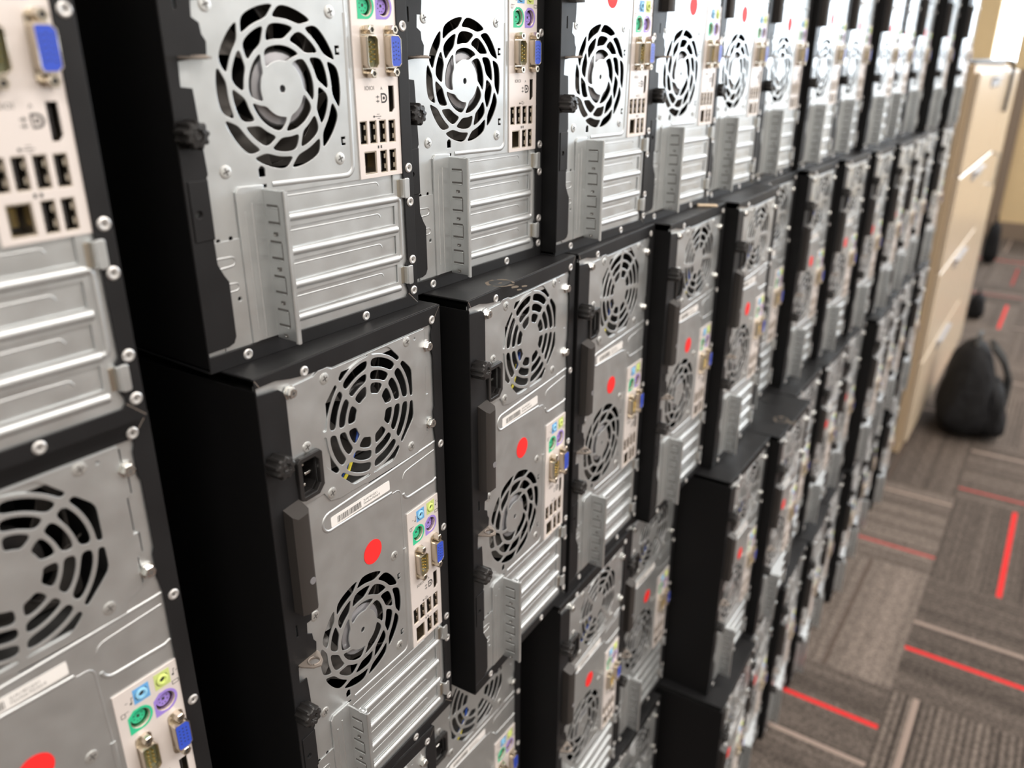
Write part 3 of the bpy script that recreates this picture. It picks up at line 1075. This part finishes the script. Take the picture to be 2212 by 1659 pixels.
L.new(n1.outputs[0], band.inputs[0])
rib = math_('MULTIPLY', math_('SINE', math_('MULTIPLY', t, 2 * math.pi * 34)), attr('rib'))
pile = N.new('ShaderNodeTexNoise')
pile.inputs['Scale'].default_value = 190
pile.inputs['Detail'].default_value = 3
L.new(tc.outputs['Object'], pile.inputs['Vector'])
pl = N.new('ShaderNodeMapRange')
pl.inputs[1].default_value = .35
pl.inputs[2].default_value = .65
pl.inputs[3].default_value = .62
pl.inputs[4].default_value = 1.4
L.new(pile.outputs[0], pl.inputs[0])
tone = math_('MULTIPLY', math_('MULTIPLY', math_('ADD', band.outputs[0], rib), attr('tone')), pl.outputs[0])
base = N.new('ShaderNodeVectorMath')
base.operation = 'SCALE'
base.inputs[0].default_value = (0.108, 0.089, 0.077)
L.new(tone, base.inputs['Scale'])


def line(pos, half):
    return math_('LESS_THAN', math_('ABSOLUTE', math_('SUBTRACT', t, attr(pos))), half)


def mixc(a, col, f):
    m = N.new('ShaderNodeMix')
    m.data_type = 'RGBA'
    L.new(f, m.inputs[0])
    L.new(a, m.inputs[6])
    m.inputs[7].default_value = (*col, 1)
    return m.outputs[2]


c_ = mixc(base.outputs[0], (0.36, 0.28, 0.24), math_('MULTIPLY', line('pale', .012), .8))
c_ = mixc(c_, (0.07, 0.05, 0.04), math_('MULTIPLY', line('dark', .010), .7))
c_ = mixc(c_, (0.66, 0.035, 0.035), math_('MULTIPLY', line('red', .013), attr('reda')))
L.new(c_, P.inputs['Base Color'])
bp = N.new('ShaderNodeBump')
bp.inputs['Strength'].default_value = 0.5
bp.inputs['Distance'].default_value = 0.003
L.new(math_('ADD', pile.outputs[0], rib), bp.inputs['Height'])
L.new(bp.outputs[0], P.inputs['Normal'])
vs, fs, at = [], [], {k: [] for k in ('dir_', 'seed', 'rib', 'tone', 'pale', 'dark', 'red', 'reda')}
SPT = {(0, 0): dict(red=.74, reda=1, pale=.51, tone=.92, rib=.05), (1, 0): dict(red=-1, reda=0, pale=-1, dark=.285, tone=1.5, rib=.0), (2, 0): dict(red=.2, reda=.45, pale=.876, tone=1.25, rib=.08),  # two lightest tiles have the light patch by the stack painted into their tone
       (3, 0): dict(red=-1, reda=0, pale=-1, dark=.4, tone=.9, rib=.1), (0, -1): dict(red=-1, reda=0, pale=.896, tone=1.0, rib=.38), (1, -1): dict(red=.33, reda=1, pale=.556, tone=.85, rib=.08),
       (2, -1): dict(red=.676, reda=1, pale=-1, tone=.85, rib=.12), (3, -1): dict(red=.15, reda=.45, pale=.79, tone=1.0, rib=.1)}
ft = random.Random(11)
for i in range(-9, 13):
    for j in range(-12, 2):
        xa, xb = max(TX + .5 * i, LEFTX - .1), min(TX + .5 * i + .5, FARX + .12)
        ya, yb = max(TY + .5 * j, OPPY - .1), min(TY + .5 * j + .5, BACKY + .1)
        if xa >= xb or ya >= yb:
            continue
        n = len(vs)
        vs += [(xa, ya, FLOOR), (xb, ya, FLOOR), (xb, yb, FLOOR), (xa, yb, FLOOR)]
        fs.append((n, n + 1, n + 2, n + 3))
        g = dict(red=ft.uniform(.1, .9) if ft.random() < .7 else -1, reda=ft.choice((.4, 1)), pale=ft.uniform(.1, .9) if ft.random() < .7 else -1, dark=-1, tone=ft.uniform(.85, 1.15), rib=ft.choice((.05, .1, .35)))
        g.update({'dark': -1})
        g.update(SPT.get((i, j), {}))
        g['dir_'] = 1.0 if (i + j) % 2 == 0 else 0.0
        g['seed'] = ft.uniform(0, 50)
        for q in at:
            at[q].append(float(g[q]))
me = bpy.data.meshes.new('floor')
me.from_pydata(vs, [], fs)
me.materials.append(fl_mat)
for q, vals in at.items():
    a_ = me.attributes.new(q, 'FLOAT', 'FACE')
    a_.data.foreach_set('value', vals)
fo = bpy.data.objects.new('floor', me)
COL.objects.link(fo)
tag(fo, kind='structure')

# ------------------------------------------------------------------ beige cabinet beyond the stack
LAM = mat('beige_enamel_gloss', (0.66, 0.54, 0.40), 0.26, 0, 0.7)
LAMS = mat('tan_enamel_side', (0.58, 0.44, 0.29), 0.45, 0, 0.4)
PULL = mat('grey_pull', (.30, .29, .30), .5, .3)
CX0, CYF, CZT = 2.57, -.07, .150
HT = CZT - FLOOR
fc = empty('file_cabinet', (CX0, CYF, FLOOR))
tag(fc, 'beige glossy drawer cabinet standing right past the end of the computer stack', 'filing cabinet')
m_ = MB(False)
m_.box(0, .915, .018, .50, 0, HT, LAMS, .003)
m_.build('body', fc)
for i in range(4):
    z0_ = .045 + (HT - .06) / 4 * i
    z1_ = z0_ + (HT - .06) / 4 - .006
    m_ = MB(False)
    m_.box(.004, .911, 0, .017, z0_, z1_, LAM, .003)
    dr = m_.build('drawer', fc)
    m_ = MB(False)
    m_.box(.33, .60, -.004, .002, z1_ - .050, z1_ - .018, PULL, .003)
    m_.box(.335, .595, -.014, -.002, z1_ - .024, z1_ - .018, PULL, .002)
    m_.build('drawer_pull', dr)
cb = empty('storage_cabinet', (CX0 + .925, CYF, FLOOR))
tag(cb, 'narrow beige cabinet with one door, standing behind the drawer cabinet', 'cabinet')
m_ = MB(False)
m_.box(0, .47, .018, .50, 0, HT - .02, LAMS, .003)
m_.build('body', cb)
m_ = MB(False)
m_.box(.004, .466, 0, .017, .04, HT - .03, LAM, .003)
dr = m_.build('door', cb)
m_ = MB(False)
m_.tube([(.05, .0, .80), (.05, -.022, .80), (.05, -.022, .92), (.05, 0, .92)], .005, SILV, 8)
m_.build('handle', dr)
# dark cable lying along the cabinet top and hanging over the front
CAB = mat('black_cable', (.02, .02, .022), .45)
m_ = MB(False)
zc_ = CZT + .0075
m_.tube([(CX0 + .02, CYF + .05, zc_ + .004), (CX0 + .08, CYF + .035, zc_), (CX0 + .3, CYF + .02, zc_), (CX0 + .6, CYF + .012, zc_), (CX0 + .86, CYF + .012, zc_),
         (CX0 + .905, CYF - .004, zc_ - .002), (CX0 + .912, CYF - .012, zc_ - .03), (CX0 + .914, CYF - .012, zc_ - .10), (CX0 + .912, CYF - .010, zc_ - .18)], .007, CAB, 8)
tag(m_.build('power_cable'), 'dark cable lying along the drawer cabinet top and hanging over its front', 'cable')

# ------------------------------------------------------------------ black backpack
FAB = mat('black_nylon', (0.008, 0.008, 0.009), 0.75, 0, 0.2, (14, .4, .1), (22, .7, .012))
FAB2 = mat('dark_grey_webbing', (0.05, 0.053, 0.055), 0.6)


def superell(mb, cx, cy, z0, z1, w, dpt, m, lean=(0, 0), taper=.5, p=2.6, nz=14, na=28, pw=1.0):
    vs, fs = [], []
    for j in range(nz + 1):
        t_ = j / nz
        zz = z0 + (z1 - z0) * t_
        prof = (1 - abs(2 * t_ - 1) ** 5) ** .5 if 0 < t_ < 1 else .25
        s_ = prof * (1 - (1 - taper) * t_ ** 1.5)
        for i in range(na):
            a = 2 * math.pi * i / na
            ca, sa = math.cos(a), math.sin(a)
            q = (abs(ca) ** p + abs(sa) ** p) ** (-1 / p)
            wob = 1 + .035 * math.sin(3 * a + 5 * t_) + .03 * math.sin(7 * a - 9 * t_) + .018 * math.sin(12 * a + 17 * t_)
            vs.append((cx + lean[0] * t_ + q * ca * w / 2 * s_ * wob, cy + lean[1] * t_ + q * sa * dpt / 2 * s_ * wob, zz))
    for j in range(nz):
        for i in range(na):
            i2 = (i + 1) % na
            fs.append((j * na + i, j * na + i2, (j + 1) * na + i2, (j + 1) * na + i))
    fs.append(tuple(reversed(range(na))))
    fs.append(tuple(range(nz * na, (nz + 1) * na)))
    mb.add(vs, fs, m, True)


bk = empty('backpack', (2.93, -.205, FLOOR), math.radians(8))
tag(bk, 'black backpack standing on the carpet against the beige cabinet', 'backpack')
m_ = MB(False)
superell(m_, 0, 0, 0, .335, .36, .22, FAB, (.03, .01), .42)
m_.build('main_compartment', bk)
m_ = MB(False)
superell(m_, -.02, -.085, .01, .21, .27, .10, FAB, (.02, .02), .7)
m_.build('front_pocket', bk)
m_ = MB(False)
m_.tube([(-.01, .01, .32), (-.0, .01, .355), (.04, .0, .36), (.06, .0, .32)], .007, FAB2, 8)
m_.build('carry_loop', bk)
for sx in (-.01, .06):
    m_ = MB(False)
    m_.tube([(sx, -.04, .325), (sx + .02, -.085, .27), (sx + .06, -.12, .19), (sx + .08, -.125, .09), (sx + .06, -.10, .02)], .011, FAB2, 8)
    m_.build('strap', bk)
m_ = MB(False)
superell(m_, .165, -.03, .0, .12, .07, .12, FAB2, (.0, .0), .8)
m_.build('side_pocket', bk)

# ------------------------------------------------------------------ dark things standing farther along the aisle
for (nm, x, y, w, h, lab, cat) in (('tote_bag', 5.92, .0, .16, .27, 'tall dark tote bag standing on the carpet near the far wall', 'bag'),
                                   ('shoulder_bag', 4.50, -.075, .14, .13, 'small black bag on the carpet just past the beige cabinet', 'bag')):
    e_ = empty(nm, (x, y, FLOOR))
    tag(e_, lab, cat)
    m_ = MB(False)
    superell(m_, 0, 0, 0, h, w, w * .6, FAB, (0, 0), .7, 3.2)
    m_.build('pouch', e_)
    m_ = MB(False)
    m_.tube([(-w * .22, 0, h * .85), (-w * .12, 0, h * 1.15), (w * .12, 0, h * 1.15), (w * .22, 0, h * .85)], .006, FAB, 6)
    m_.build('handle', e_)

# pale strip lying on top of a computer of the second row
m_ = MB(False)
m_.box(-.012, .012, -.003, .003, 0, .003, mat('pale_wood', (.72, .58, .42), .6), .001)
st = m_.build('wooden_strip')
st.location = (.674, .001, .0052)
st.rotation_euler = (0, 0, -1.1)
tag(st, 'tiny pale strip lying on a black computer top just below the top row', 'wooden strip')
